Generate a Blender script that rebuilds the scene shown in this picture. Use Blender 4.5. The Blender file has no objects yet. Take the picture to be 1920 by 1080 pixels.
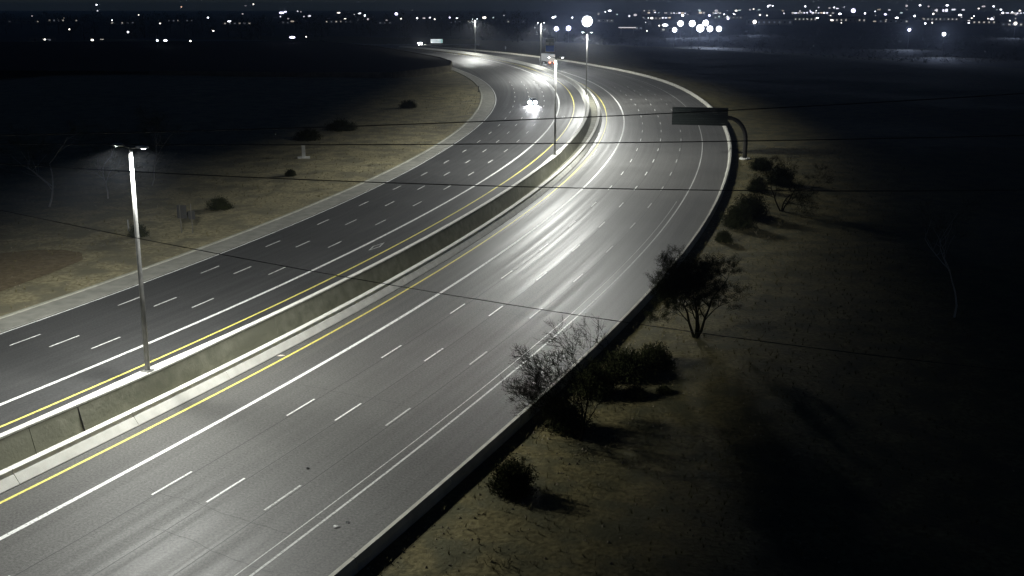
import bpy, math, random
import numpy as np
from mathutils import Vector, Matrix, noise

# ------------------------------------------------------------------ camera, sky, exposure
scene = bpy.context.scene
C = scene.collection
CAM_H, FOC, HOR = 25.0, 1950.0, 12.0
PITCH = math.atan((540 - HOR) / FOC)
cam_d = bpy.data.cameras.new('camera')
cam_d.sensor_width = 36.0
cam_d.lens = FOC / 1920 * 36.0
cam_d.clip_start = 0.5
cam_d.clip_end = 20000
cam = bpy.data.objects.new('camera', cam_d)
cam.location = (0, 0, CAM_H)
cam.rotation_euler = (math.pi / 2 - PITCH, 0, 0)
C.objects.link(cam)
scene.camera = cam

world = bpy.data.worlds.new('World')
scene.world = world
world.use_nodes = True
wn = world.node_tree
sky = wn.nodes.new('ShaderNodeTexSky')
sky.sky_type = 'NISHITA'
sky.sun_disc = False
sky.sun_elevation = math.radians(14.0)
sky.sun_rotation = math.radians(180)
sky.air_density = 1.0
sky.dust_density = 0.5
tint = wn.nodes.new('ShaderNodeMix')
tint.data_type = 'RGBA'
tint.blend_type = 'MULTIPLY'
tint.inputs[0].default_value = 1.0
tint.inputs[7].default_value = (0.55, 0.80, 1.35, 1)
wn.links.new(sky.outputs[0], tint.inputs[6])
bg = wn.nodes['Background']
wn.links.new(tint.outputs[2], bg.inputs[0])
bg.inputs[1].default_value = 0.0046

vs = scene.view_settings
vs.view_transform = 'Standard'
vs.look = 'None'
vs.exposure = 0.0
vs.gamma = 1.0
vs.use_curve_mapping = False

LAMP_W = 14300.0          # one luminaire

R = random.Random(202)

# ------------------------------------------------------------------ road alignment
KN = [-80, 0, 60, 110, 160, 210, 260, 310, 360, 420, 500, 640, 900]
KV = [0.00001, 0.00082, 0.00146, 0.0018, 0.00176, 0.00205, 0.00203, 0.00171, 0.00151, 0.00144, 0.00175, 0.0024, 0.0024]
X0, Y0, TH0 = -58.82415, -19.3369, 0.52098
SS = np.arange(-80, 901, 1.0)
_k = np.interp(SS, KN, KV)
_th = -np.concatenate([[0], np.cumsum((_k[1:] + _k[:-1]) / 2)])
_th = _th - _th[80] + TH0
_dx, _dy = np.sin(_th), np.cos(_th)
_x = np.concatenate([[0], np.cumsum((_dx[1:] + _dx[:-1]) / 2)])
_y = np.concatenate([[0], np.cumsum((_dy[1:] + _dy[:-1]) / 2)])
_x += X0 - _x[80]
_y += Y0 - _y[80]


def sm(t):
    t = min(max(t, 0.0), 1.0)
    return t * t * (3 - 2 * t)


def zp(s):
    return 3.0 * sm((s - 90) / 270.0)


ZL = 1.1            # left carriageway stands this much above the right one


def heading(s):
    return float(np.interp(s, SS, _th))


def P(s, o, dz=0.0):
    th = heading(s)
    x = float(np.interp(s, SS, _x)); y = float(np.interp(s, SS, _y))
    return Vector((x + o * math.cos(th), y - o * math.sin(th), zp(s) + dz))


def smooth_tab(pts):
    xs = [p[0] for p in pts]; ys = [p[1] for p in pts]
    v = np.interp(SS, xs, ys)
    k = np.exp(-0.5 * (np.arange(-45, 46) / 16.0) ** 2); k /= k.sum()
    vp = np.concatenate([np.full(45, v[0]), v, np.full(45, v[-1])])
    return np.convolve(vp, k, 'valid')


W = smooth_tab([(70, 1), (100, 1.01), (120, 1.035), (150, 1.07), (200, 1.10), (250, 1.13), (300, 1.18), (340, 1.2), (400, 1.22)])
TAB = {
    'edgeL': smooth_tab([(95, -24.5), (111, -24.8), (152, -25.5), (209, -27.4), (240, -27.9), (272, -28.8), (295, -29.8), (334, -32.3), (384, -35.5), (420, -37.5), (480, -39), (760, -40)]),
    'gutL': smooth_tab([(95, -27.6), (159, -28.6), (216, -30), (265, -32), (305, -33.8), (343, -36), (397, -39.3), (440, -40.5), (760, -43)]),
    'barR': smooth_tab([(75, 17.0), (100, 17.3), (120, 17.8), (150, 18.4), (200, 19.0), (240, 19.7), (270, 20.3), (300, 20.8), (340, 21.8), (387, 21.8), (465, 18.5), (550, 18.0), (640, 18)]),
}


def off(b):
    """b: a base offset (scaled along the road) or a (table, delta) pair -> function of s"""
    if isinstance(b, tuple):
        t = TAB[b[0]]
        return lambda s: float(np.interp(s, SS, t)) + b[1]
    return lambda s: b * float(np.interp(s, SS, W))


# ------------------------------------------------------------------ materials
MATS = {}


def mat(name, col, rough=0.8, metal=0.0, emit=None, strength=0.0, spec=0.5):
    if name in MATS:
        return MATS[name]
    m = bpy.data.materials.new(name)
    m.use_nodes = True
    b = m.node_tree.nodes['Principled BSDF']
    b.inputs['Base Color'].default_value = (*col, 1)
    b.inputs['Roughness'].default_value = rough
    b.inputs['Metallic'].default_value = metal
    b.inputs['Specular IOR Level'].default_value = spec
    if emit:
        b.inputs['Emission Color'].default_value = (*emit, 1)
        b.inputs['Emission Strength'].default_value = strength
    MATS[name] = m
    return m


def nodes(m):
    nt = m.node_tree
    return nt, nt.nodes, nt.links, nt.nodes['Principled BSDF']


def noisy(name, c1, c2, scale, rough=0.85, bump=0.3, bump_scale=None, detail=6, c3=None, coord='Object', dist=0.05, spec=0.3, lo=0.35, hi=0.65):
    """two- or three-tone mottled surface with fine relief"""
    if name in MATS:
        return MATS[name]
    m = mat(name, c1, rough, spec=spec)
    nt, N, L, b = nodes(m)
    tc = N.new('ShaderNodeTexCoord')
    n1 = N.new('ShaderNodeTexNoise'); n1.inputs['Scale'].default_value = scale; n1.inputs['Detail'].default_value = detail
    L.new(tc.outputs[coord], n1.inputs['Vector'])
    r = N.new('ShaderNodeValToRGB')
    r.color_ramp.elements[0].position = lo; r.color_ramp.elements[0].color = (*c1, 1)
    r.color_ramp.elements[1].position = hi; r.color_ramp.elements[1].color = (*c2, 1)
    L.new(n1.outputs['Fac'], r.inputs['Fac'])
    out = r.outputs['Color']
    if c3:
        n3 = N.new('ShaderNodeTexNoise'); n3.inputs['Scale'].default_value = scale * 0.13; n3.inputs['Detail'].default_value = 3
        L.new(tc.outputs[coord], n3.inputs['Vector'])
        r3 = N.new('ShaderNodeValToRGB'); r3.color_ramp.elements[0].position = 0.42; r3.color_ramp.elements[1].position = 0.62
        L.new(n3.outputs['Fac'], r3.inputs['Fac'])
        mx = N.new('ShaderNodeMix'); mx.data_type = 'RGBA'
        L.new(r3.outputs['Color'], mx.inputs[0]); L.new(out, mx.inputs[6]); mx.inputs[7].default_value = (*c3, 1)
        out = mx.outputs[2]
    L.new(out, b.inputs['Base Color'])
    if bump:
        n2 = N.new('ShaderNodeTexNoise'); n2.inputs['Scale'].default_value = bump_scale or scale * 6; n2.inputs['Detail'].default_value = 4
        L.new(tc.outputs[coord], n2.inputs['Vector'])
        bp = N.new('ShaderNodeBump'); bp.inputs['Strength'].default_value = bump; bp.inputs['Distance'].default_value = dist
        L.new(n2.outputs['Fac'], bp.inputs['Height']); L.new(bp.outputs['Normal'], b.inputs['Normal'])
    return m


def asphalt(name, col, rough_lo, rough_hi, spec):
    """asphalt with wheel tracks polished along the road (UV = metres across, metres along)"""
    m = mat(name, col, 0.6, spec=spec)
    nt, N, L, b = nodes(m)
    uv = N.new('ShaderNodeUVMap'); uv.uv_map = 'road'
    mp = N.new('ShaderNodeMapping'); mp.inputs['Scale'].default_value = (1.15, 0.010, 1)
    L.new(uv.outputs[0], mp.inputs['Vector'])
    n1 = N.new('ShaderNodeTexNoise'); n1.inputs['Scale'].default_value = 1.0; n1.inputs['Detail'].default_value = 3
    L.new(mp.outputs[0], n1.inputs['Vector'])
    mr = N.new('ShaderNodeMapRange')
    mr.inputs[1].default_value = 0.35; mr.inputs[2].default_value = 0.65
    mr.inputs[3].default_value = rough_lo; mr.inputs[4].default_value = rough_hi
    L.new(n1.outputs['Fac'], mr.inputs[0]); L.new(mr.outputs[0], b.inputs['Roughness'])
    # colour: fine aggregate speckle x broad patches x long streaks
    n2 = N.new('ShaderNodeTexNoise'); n2.inputs['Scale'].default_value = 7.0; n2.inputs['Detail'].default_value = 6; n2.inputs['Roughness'].default_value = 0.8
    L.new(uv.outputs[0], n2.inputs['Vector'])
    n3 = N.new('ShaderNodeTexNoise'); n3.inputs['Scale'].default_value = 0.11; n3.inputs['Detail'].default_value = 4
    L.new(uv.outputs[0], n3.inputs['Vector'])
    a = N.new('ShaderNodeMath'); a.operation = 'MULTIPLY_ADD'; a.inputs[1].default_value = 3.2; a.inputs[2].default_value = -0.6
    L.new(n2.outputs['Fac'], a.inputs[0])
    c = N.new('ShaderNodeMath'); c.operation = 'MULTIPLY_ADD'; c.inputs[1].default_value = 0.6; c.inputs[2].default_value = 0.7
    L.new(n3.outputs['Fac'], c.inputs[0])
    d = N.new('ShaderNodeMath'); d.operation = 'MULTIPLY'; L.new(a.outputs[0], d.inputs[0]); L.new(c.outputs[0], d.inputs[1])
    e = N.new('ShaderNodeMath'); e.operation = 'MULTIPLY_ADD'; e.inputs[1].default_value = -0.35; e.inputs[2].default_value = 1.17
    L.new(n1.outputs['Fac'], e.inputs[0])
    g = N.new('ShaderNodeMath'); g.operation = 'MULTIPLY'; L.new(d.outputs[0], g.inputs[0]); L.new(e.outputs[0], g.inputs[1])
    mx = N.new('ShaderNodeMix'); mx.data_type = 'RGBA'; mx.blend_type = 'MULTIPLY'; mx.inputs[0].default_value = 1
    mx.inputs[6].default_value = (*col, 1); L.new(g.outputs[0], mx.inputs[7]); L.new(mx.outputs[2], b.inputs['Base Color'])
    n4 = N.new('ShaderNodeTexNoise'); n4.inputs['Scale'].default_value = 9; n4.inputs['Detail'].default_value = 3
    L.new(uv.outputs[0], n4.inputs['Vector'])
    bp = N.new('ShaderNodeBump'); bp.inputs['Strength'].default_value = 0.25; bp.inputs['Distance'].default_value = 0.03
    L.new(n4.outputs['Fac'], bp.inputs['Height']); L.new(bp.outputs['Normal'], b.inputs['Normal'])
    return m


def emissive(name, col, strength, sampled=False):
    m = mat(name, (0.8, 0.8, 0.8), 0.4, emit=col, strength=strength)
    m.cycles.emission_sampling = 'AUTO' if sampled else 'NONE'
    return m


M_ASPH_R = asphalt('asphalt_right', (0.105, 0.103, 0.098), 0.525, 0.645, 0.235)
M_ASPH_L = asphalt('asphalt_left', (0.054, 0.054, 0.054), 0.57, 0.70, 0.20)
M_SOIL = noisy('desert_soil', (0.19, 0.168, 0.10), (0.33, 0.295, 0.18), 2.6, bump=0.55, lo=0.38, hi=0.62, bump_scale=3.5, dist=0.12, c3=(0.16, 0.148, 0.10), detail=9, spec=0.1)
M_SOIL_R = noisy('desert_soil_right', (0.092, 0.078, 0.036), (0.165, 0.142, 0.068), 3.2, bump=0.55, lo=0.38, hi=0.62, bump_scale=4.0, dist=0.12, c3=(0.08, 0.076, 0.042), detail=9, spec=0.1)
M_GROUND = noisy('far_ground', (0.04, 0.038, 0.03), (0.07, 0.065, 0.05), 0.02, bump=0, spec=0.1)
M_DIRT = noisy('reddish_dirt', (0.13, 0.102, 0.06), (0.20, 0.16, 0.098), 2.4, bump=0.6, bump_scale=5, spec=0.1)
M_GUTTER = noisy('gutter_concrete', (0.21, 0.21, 0.185), (0.29, 0.285, 0.25), 0.8, bump=0.25, bump_scale=12, spec=0.25)
M_KERB = noisy('kerb_concrete', (0.30, 0.30, 0.25), (0.40, 0.39, 0.33), 0.8, bump=0.2, bump_scale=12, spec=0.2)
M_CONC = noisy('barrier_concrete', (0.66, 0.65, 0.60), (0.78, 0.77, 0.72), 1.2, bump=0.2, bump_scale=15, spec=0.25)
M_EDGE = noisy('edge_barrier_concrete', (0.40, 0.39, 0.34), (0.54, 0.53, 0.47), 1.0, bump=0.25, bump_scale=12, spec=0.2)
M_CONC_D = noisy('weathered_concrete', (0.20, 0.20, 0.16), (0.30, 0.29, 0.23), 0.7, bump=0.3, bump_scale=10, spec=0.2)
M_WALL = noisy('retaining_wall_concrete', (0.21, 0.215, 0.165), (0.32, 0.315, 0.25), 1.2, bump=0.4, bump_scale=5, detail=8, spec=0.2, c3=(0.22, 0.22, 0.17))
M_LOTW = noisy('dark_block_wall', (0.055, 0.05, 0.035), (0.10, 0.09, 0.065), 0.6, bump=0.4, bump_scale=5, spec=0.1)
M_WHITE = noisy('white_road_paint', (0.30, 0.30, 0.29), (0.86, 0.86, 0.84), 7.0, bump=0, rough=0.6, spec=0.3, detail=8, lo=0.33, hi=0.47)
M_WORN = noisy('worn_white_road_paint', (0.22, 0.22, 0.21), (0.56, 0.56, 0.54), 6.0, bump=0, rough=0.6, spec=0.3, detail=8, lo=0.32, hi=0.50)
M_YELLOW = noisy('yellow_road_paint', (0.40, 0.34, 0.09), (0.86, 0.76, 0.18), 7.0, bump=0, rough=0.6, spec=0.3, detail=8, lo=0.33, hi=0.47)
M_SEAL = mat('joint_sealant', (0.025, 0.025, 0.025), 0.7)
M_STEEL = noisy('galvanised_steel', (0.15, 0.15, 0.145), (0.22, 0.22, 0.21), 2.0, bump=0, rough=0.55, spec=0.4)
M_HOUS = mat('luminaire_housing', (0.60, 0.60, 0.60), 0.5)
M_DARKM = mat('dark_metal', (0.015, 0.015, 0.015), 0.6)
M_BROWNM = mat('weathered_brown_steel', (0.018, 0.016, 0.012), 0.8)
M_CABLE = mat('cable_black', (0.022, 0.022, 0.022), 0.7)
M_BARK = noisy('bark', (0.018, 0.016, 0.011), (0.035, 0.03, 0.02), 8, bump=0.3, spec=0.0)
M_BARKP = noisy('pale_bark', (0.42, 0.39, 0.34), (0.58, 0.54, 0.48), 5, bump=0.2, spec=0.1)
M_LEAF = noisy('desert_foliage', (0.016, 0.019, 0.008), (0.034, 0.038, 0.016), 1.5, bump=0, spec=0.0)
M_LEAF2 = noisy('dark_foliage', (0.02, 0.025, 0.012), (0.045, 0.055, 0.025), 0.6, bump=0, spec=0.0)
M_TWIG = noisy('dark_twigs', (0.007, 0.007, 0.004), (0.014, 0.014, 0.008), 1.5, bump=0, spec=0.0)
M_STONE = noisy('stone', (0.14, 0.12, 0.085), (0.30, 0.26, 0.18), 2, bump=0, spec=0.1)
M_LENS = emissive('lamp_lens', (0.93, 0.95, 1.0), 60.0)

# ------------------------------------------------------------------ builders


class MB:
    def __init__(self):
        self.v = []; self.f = []; self.uv = None

    def add(self, vs_, fs_):
        n = len(self.v)
        self.v.extend([tuple(p) for p in vs_])
        self.f.extend([tuple(i + n for i in q) for q in fs_])

    def box(self, c, size, m=None):
        hx, hy, hz = size[0] / 2, size[1] / 2, size[2] / 2
        vs_ = [Vector((sx * hx, sy * hy, sz * hz)) for sz in (-1, 1) for sy in (-1, 1) for sx in (-1, 1)]
        if m is not None:
            vs_ = [m @ p for p in vs_]
        c = Vector(c)
        self.add([p + c for p in vs_], [(0, 2, 3, 1), (4, 5, 7, 6), (0, 1, 5, 4), (2, 6, 7, 3), (0, 4, 6, 2), (1, 3, 7, 5)])

    def tube(self, path, radii, n=8, cap=True):
        path = [Vector(p) for p in path]
        if not isinstance(radii, (list, tuple)):
            radii = [radii] * len(path)
        rings = []
        ref = None
        for i, p in enumerate(path):
            d = (path[min(i + 1, len(path) - 1)] - path[max(i - 1, 0)]).normalized()
            if ref is None or abs(ref.dot(d)) > 0.95:
                ref = Vector((1, 0, 0)) if abs(d.x) < 0.8 else Vector((0, 1, 0))
            a = d.cross(ref).normalized(); b = d.cross(a)
            ref = b.cross(d) if False else ref
            rings.append([p + (a * math.cos(2 * math.pi * k / n) + b * math.sin(2 * math.pi * k / n)) * radii[i] for k in range(n)])
        vs_ = [q for r_ in rings for q in r_]
        fs_ = []
        for i in range(len(path) - 1):
            for k in range(n):
                k2 = (k + 1) % n
                fs_.append((i * n + k, i * n + k2, (i + 1) * n + k2, (i + 1) * n + k))
        if cap:
            fs_.append(tuple(range(n - 1, -1, -1)))
            fs_.append(tuple((len(path) - 1) * n + k for k in range(n)))
        self.add(vs_, fs_)

    def build(self, name, m, parent=None, smooth=False):
        me = bpy.data.meshes.new(name)
        me.from_pydata(self.v, [], self.f)
        me.materials.append(m)
        if smooth:
            me.polygons.foreach_set('use_smooth', [True] * len(me.polygons))
        me.update()
        o = bpy.data.objects.new(name, me)
        C.objects.link(o)
        if parent is not None:
            o.parent = parent
        return o


def tag(o, label=None, cat=None, group=None, kind=None):
    if label: o['label'] = label
    if cat: o['category'] = cat
    if group: o['group'] = group
    if kind: o['kind'] = kind
    return o


def empty(name, loc, rz=0.0):
    o = bpy.data.objects.new(name, None)
    o.empty_display_size = 0.3
    o.location = loc
    o.rotation_euler = (0, 0, rz)
    C.objects.link(o)
    return o


def copy_tree(o, parent=None):
    c = o.copy(); C.objects.link(c)
    if parent is not None:
        c.parent = parent
    for ch in list(o.children):
        copy_tree(ch, c)
    return c


def srange(s0, s1):
    out = [s0]
    while out[-1] < s1:
        out.append(min(s1, out[-1] + (2.0 if out[-1] < 260 else 4.0)))
    return out


def sweep(name, prof, s0, s1, m, parent=None, closed=False, uv=False, zfun=None, steps=None):
    """prof: list of (offset spec, height above the profile) across the road, swept along it"""
    fns = [(off(b) if not callable(b) else b, z) for b, z in prof]
    st = steps or srange(s0, s1)
    n = len(fns)
    v = []; uvs = []
    for s in st:
        for fn, z in fns:
            o = fn(s)
            p = P(s, o, z if zfun is None else zfun(s, o))
            v.append(p); uvs.append((o, s))
    f = []
    for i in range(len(st) - 1):
        for k in range(n if closed else n - 1):
            k2 = (k + 1) % n
            f.append((i * n + k, i * n + k2, (i + 1) * n + k2, (i + 1) * n + k))
    if closed:
        f.append(tuple(range(n - 1, -1, -1)))
        f.append(tuple((len(st) - 1) * n + k for k in range(n)))
    mb = MB(); mb.v = [tuple(p) for p in v]; mb.f = f
    ob = mb.build(name, m, parent)
    if uv:
        lay = ob.data.uv_layers.new(name='road')
        for lp in ob.data.loops:
            lay.data[lp.index].uv = uvs[lp.vertex_index]
    return ob


def ray(u, v):
    x = (u - 960) / FOC; y = -(v - 540) / FOC
    return Vector((x, math.cos(PITCH) + y * math.sin(PITCH), -math.sin(PITCH) + y * math.cos(PITCH)))


# ------------------------------------------------------------------ the setting: ground, slopes, carriageways
SMAX = 880
GZ = -2.5
g = MB()
g.add([(-4500, -300, GZ), (4500, -300, GZ), (4500, 7000, GZ), (-4500, 7000, GZ)], [(0, 1, 2, 3)])
tag(g.build('ground', M_GROUND), kind='structure')


def z_left(s, o):
    """height above the profile of the soil left of the road"""
    ed = float(np.interp(s, SS, TAB['gutL']))
    t = ed - o
    h = ZL + 0.05 + 0.012 * min(t, 60)
    h += 0.25 * sm(t / 6) * noise.noise(Vector((s * 0.06, o * 0.09, 1.3))) + 0.5 * sm(t / 20) * noise.noise(Vector((s * 0.025, o * 0.03, 7.1)))
    h += 0.07 * sm(t / 3) * noise.noise(Vector((s * 0.5, o * 0.5, 2.3)))
    return h + (GZ - 0.2 - zp(s) - h) * sm((t - 110) / 110)


def z_right(s, o):
    ed = float(np.interp(s, SS, TAB['barR'])) + 0.3
    t = o - ed
    h = -0.10 - 0.010 * min(t, 60)
    h += 0.22 * sm(t / 5) * noise.noise(Vector((s * 0.07, o * 0.09, 4.3))) + 0.6 * sm(t / 25) * noise.noise(Vector((s * 0.025, o * 0.03, 9.1)))
    h += 0.08 * sm(t / 2) * noise.noise(Vector((s * 0.5, o * 0.5, 5.3)))
    return h + (GZ - 0.2 - zp(s) - h) * sm((t - 110) / 110)


def cols(tab, d0, sign):
    ds = [0, 0.6, 1.2, 2, 3, 4, 5, 6, 7.5, 9, 10.5, 12, 14, 16, 18, 20, 23, 26, 30, 35, 40, 48, 56, 66, 80, 100, 125, 160, 200, 230]
    return [((tab, d0 + sign * d), 0) for d in ds]


tag(sweep('left_slope', cols('gutL', 0.05, -1), -80, SMAX, M_SOIL, zfun=z_left, steps=[-80 + 2.5 * i for i in range(385)]), kind='structure')
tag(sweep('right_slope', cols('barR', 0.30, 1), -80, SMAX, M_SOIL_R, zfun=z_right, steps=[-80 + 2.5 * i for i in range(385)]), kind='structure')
tag(sweep('median_strip', [(-6.6, 0.0), (-4.0, 0.0)], -80, SMAX, M_CONC_D), kind='structure')

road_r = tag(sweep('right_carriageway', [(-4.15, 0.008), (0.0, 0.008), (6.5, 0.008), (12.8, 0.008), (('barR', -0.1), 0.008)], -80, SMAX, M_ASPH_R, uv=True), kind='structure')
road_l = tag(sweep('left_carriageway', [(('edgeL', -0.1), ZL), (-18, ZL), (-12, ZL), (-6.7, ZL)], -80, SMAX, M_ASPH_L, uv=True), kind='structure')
gut = tag(sweep('gutter', [(('gutL', 0.0), ZL - 0.2), (('gutL', 0.0), ZL + 0.10), (('gutL', 0.5), ZL + 0.07), (('edgeL', -0.45), ZL + 0.05), (('edgeL', -0.12), ZL + 0.05), (('edgeL', -0.10), ZL - 0.05)], -80, SMAX, M_GUTTER, uv=True), kind='structure')


def line(name, b, w_, s0, s1, m, road, dz):
    fn = off(b)
    return sweep(name, [(lambda s: fn(s) - w_ / 2, dz), (lambda s: fn(s) + w_ / 2, dz)], s0, s1, m, road)


DZR, DZL = 0.016, ZL + 0.008
line('yellow_edge_line', -3.2, 0.20, -80, 760, M_YELLOW, road_r, DZR)
line('carpool_line', 0.0, 0.30, -80, 760, M_WHITE, road_r, DZR)
line('edge_line', 13.2, 0.14, -80, 760, M_WORN, road_r, DZR)
line('faded_line', 12.55, 0.07, -80, 170, M_WORN, road_r, DZR)
line('yellow_edge_line', -9.4, 0.20, -80, 760, M_YELLOW, road_l, DZL)
line('carpool_line', -12.35, 0.30, -80, 760, M_WHITE, road_l, DZL)
line('edge_line', ('edgeL', 0.16), 0.17, -80, 760, M_WHITE, road_l, DZL)
line('pavement_joint', ('edgeL', -0.02), 0.10, -80, 420, M_SEAL, road_l, DZL - 0.004)
sweep('kerb_edge', [(('gutL', -0.02), ZL), (('gutL', -0.02), ZL + 0.17), (('gutL', 0.30), ZL + 0.16), (('gutL', 0.32), ZL + 0.06)], -80, SMAX, M_KERB, gut)
for b in (3.3, 6.5, 9.8):
    line('pavement_joint', b + 0.2, 0.05, -80, 260, M_SEAL, road_r, DZR - 0.004)
for b in (-15.3, -18.4, -21.3):
    line('pavement_joint', b - 0.2, 0.05, -80, 260, M_SEAL, road_l, DZL - 0.004)


def dash(b, s0, ln, m, road, dz, w_=0.13):
    fn = off(b)
    sweep('lane_dash', [(lambda s: fn(s) - w_ / 2, dz), (lambda s: fn(s) + w_ / 2, dz)], s0, s0 + ln, m, road, steps=[s0, s0 + ln / 2, s0 + ln])


for k in range(-2, 22):
    for j, b in enumerate((3.3, 6.5, 9.8)):
        dash(b, 80 + 12.0 * k + 0.5 * j, 3.1, M_WHITE if b < 9 else M_WORN, road_r, DZR)
for k in range(-2, 22):
    for j, b in enumerate((-15.3, -18.4, -21.3)):
        dash(b, 95 - 0.9 * j + 11.65 * k, 3.0, M_WHITE, road_l, DZL)

# carpool diamonds
for s0, b, road, dz in ((132, -11.0, road_l, DZL), (60, -1.6, road_r, DZR), (250, -11.0, road_l, DZL)):
    fn = off(b)
    pts_o = [(-1.9, 0), (0, 0.42), (1.9, 0), (0, -0.42)]
    pts_i = [(-1.35, 0), (0, 0.27), (1.35, 0), (0, -0.27)]
    mb = MB()
    mb.add([P(s0 + a, fn(s0) + c, dz) for a, c in pts_o] + [P(s0 + a, fn(s0) + c, dz) for a, c in pts_i],
           [(k, (k + 1) % 4, 4 + (k + 1) % 4, 4 + k) for k in range(4)])
    mb.build('lane_diamond', M_WORN, road)

# transverse cracks sealed with tar, right carriageway
for s0, o0, o1, sl in ((80.5, 2.5, 12.5, 0.10), (77.3, 5.5, 14, 0.12), (97, 1, 9, 0.06), (118, 5, 12, 0.1)):
    mb = MB()
    n = 26
    pa = []
    for i in range(n + 1):
        t = i / n
        o = o0 + (o1 - o0) * t
        pa.append((s0 - sl * (o - o0) + 0.22 * noise.noise(Vector((o * 0.9, s0, 0))), o))
    mb.add([P(s - 0.016, o, DZR - 0.002) for s, o in pa] + [P(s + 0.016, o, DZR - 0.002) for s, o in pa],
           [(i, i + 1, n + 2 + i, n + 1 + i) for i in range(n)])
    mb.build('crack', M_SEAL, road_r)

# reddish graded patch on the left slope
mb = MB()
ring = [(96, -33), (104, -33.6), (111, -34.2), (116, -35.2), (118.5, -37.5), (119, -40.5), (117.5, -43), (115, -45), (108, -47), (96, -48)]
ctr = (106, -40)
vv = []
NR = 7
for k in range(NR + 1):
    for (s, o) in ring:
        t = k / NR
        ss_ = ctr[0] + (s - ctr[0]) * t; oo = ctr[1] + (o - ctr[1]) * t
        vv.append(P(ss_, oo, z_left(ss_, oo) + 0.06))
nn = len(ring)
mb.add(vv, [(k * nn + i, k * nn + (i + 1) % nn, (k + 1) * nn + (i + 1) % nn, (k + 1) * nn + i) for k in range(NR) for i in range(nn)])
tag(mb.build('dirt_patch', M_DIRT), kind='structure')

# ------------------------------------------------------------------ barriers and walls
POLE_S = [91, 193, 288, 404, 516]


def flare(s):
    return sum(0.22 * math.exp(-((s - p) / 7.0) ** 2) for p in POLE_S)


def fo(b, d=0.0, fl=0.0):
    f0 = off(b)
    return lambda s: f0(s) + d + fl * flare(s)


rw = empty('median_retaining_wall', P(91, -6.6, 0))
tag(rw, 'long concrete retaining wall with white parapet between the two carriageways', 'wall')


def in_local(parent, ob):
    ob.parent = parent
    ob.matrix_parent_inverse = Matrix.Translation(-Vector(parent.location))
    return ob


edges = [-80, -40, -16, 8, 32, 56, 81.0] + [81 + 24 * i for i in range(1, 20)]
for a, b_ in zip(edges[:-1], edges[1:]):
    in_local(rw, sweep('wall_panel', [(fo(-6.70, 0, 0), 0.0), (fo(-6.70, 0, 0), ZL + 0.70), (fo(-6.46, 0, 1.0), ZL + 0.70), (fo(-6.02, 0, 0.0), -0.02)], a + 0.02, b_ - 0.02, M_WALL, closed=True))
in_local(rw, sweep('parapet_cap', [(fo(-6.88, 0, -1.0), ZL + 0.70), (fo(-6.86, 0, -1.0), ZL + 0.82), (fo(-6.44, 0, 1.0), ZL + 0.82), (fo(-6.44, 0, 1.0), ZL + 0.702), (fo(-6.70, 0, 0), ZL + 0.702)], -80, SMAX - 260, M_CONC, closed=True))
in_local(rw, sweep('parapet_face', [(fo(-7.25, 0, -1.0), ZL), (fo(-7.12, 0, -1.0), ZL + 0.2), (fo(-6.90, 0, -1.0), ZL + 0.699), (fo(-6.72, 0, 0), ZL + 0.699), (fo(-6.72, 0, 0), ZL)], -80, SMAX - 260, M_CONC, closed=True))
# thin dark upright on the wall
mb = MB()
mb.tube([P(84.6, off(-5.96)(84.6), 0.03), P(84.6, off(-6.38)(84.6), 1.75)], 0.045, 8)
in_local(rw, mb.build('wall_upright', M_DARKM))

SEG = [(-80.0, 59.97)] + [(60 + 9.0 * i, 60 + 9.0 * (i + 1) - 0.04) for i in range(24)] + [(276.0, SMAX - 260.0)]
mr_ = empty('median_barrier', P(91, -4.6, 0))
tag(mr_, 'bright white concrete median barrier beside the yellow line of the near carriageway', 'barrier')
for _a, _b in SEG:
    in_local(mr_, sweep('barrier_top', [(-4.92, 0.0), (-4.92, 0.80), (-4.88, 0.85), (-4.46, 0.85), (-4.43, 0.82), (-4.43, 0.0)], _a, _b, M_CONC, closed=True))
    in_local(mr_, sweep('barrier_foot', [(-4.41, -0.02), (-4.41, 0.56), (-4.36, 0.56), (-4.02, 0.07), (-4.02, -0.02)], _a, _b, M_CONC, closed=True))

br = empty('edge_barrier', P(100, 17.5, 0))
tag(br, 'low concrete barrier along the outer edge of the near carriageway, dark on its back', 'barrier')
for _a, _b in SEG[:-1] + [(276.0, SMAX - 200.0)]:
    in_local(br, sweep('barrier_segment', [(('barR', -0.28), 0.0), (('barR', -0.28), 0.08), (('barR', -0.12), 0.24), (('barR', 0.0), 0.64), (('barR', 0.22), 0.64), (('barR', 0.30), 0.30), (('barR', 0.32), -0.6), (('barR', -0.1), -0.6)],
                       _a, _b, M_EDGE, closed=True))

# raised lot behind a low wall where the road bends away on the left
lot_pts = [(-20.6, 350), (-21.6, 378), (-27.5, 407), (-40, 446), (-66, 522), (-110, 610), (-330, 590), (-330, 340), (-110, 322), (-60, 312), (-35.5, 313)]
lot = empty('raised_lot', (-35, 330, 4.0))
tag(lot, 'dark raised lot behind a low retaining wall where the road bends left', 'wall')


def loc_pts(parent, pts):
    return [Vector(p) - Vector(parent.location) for p in pts]


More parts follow.
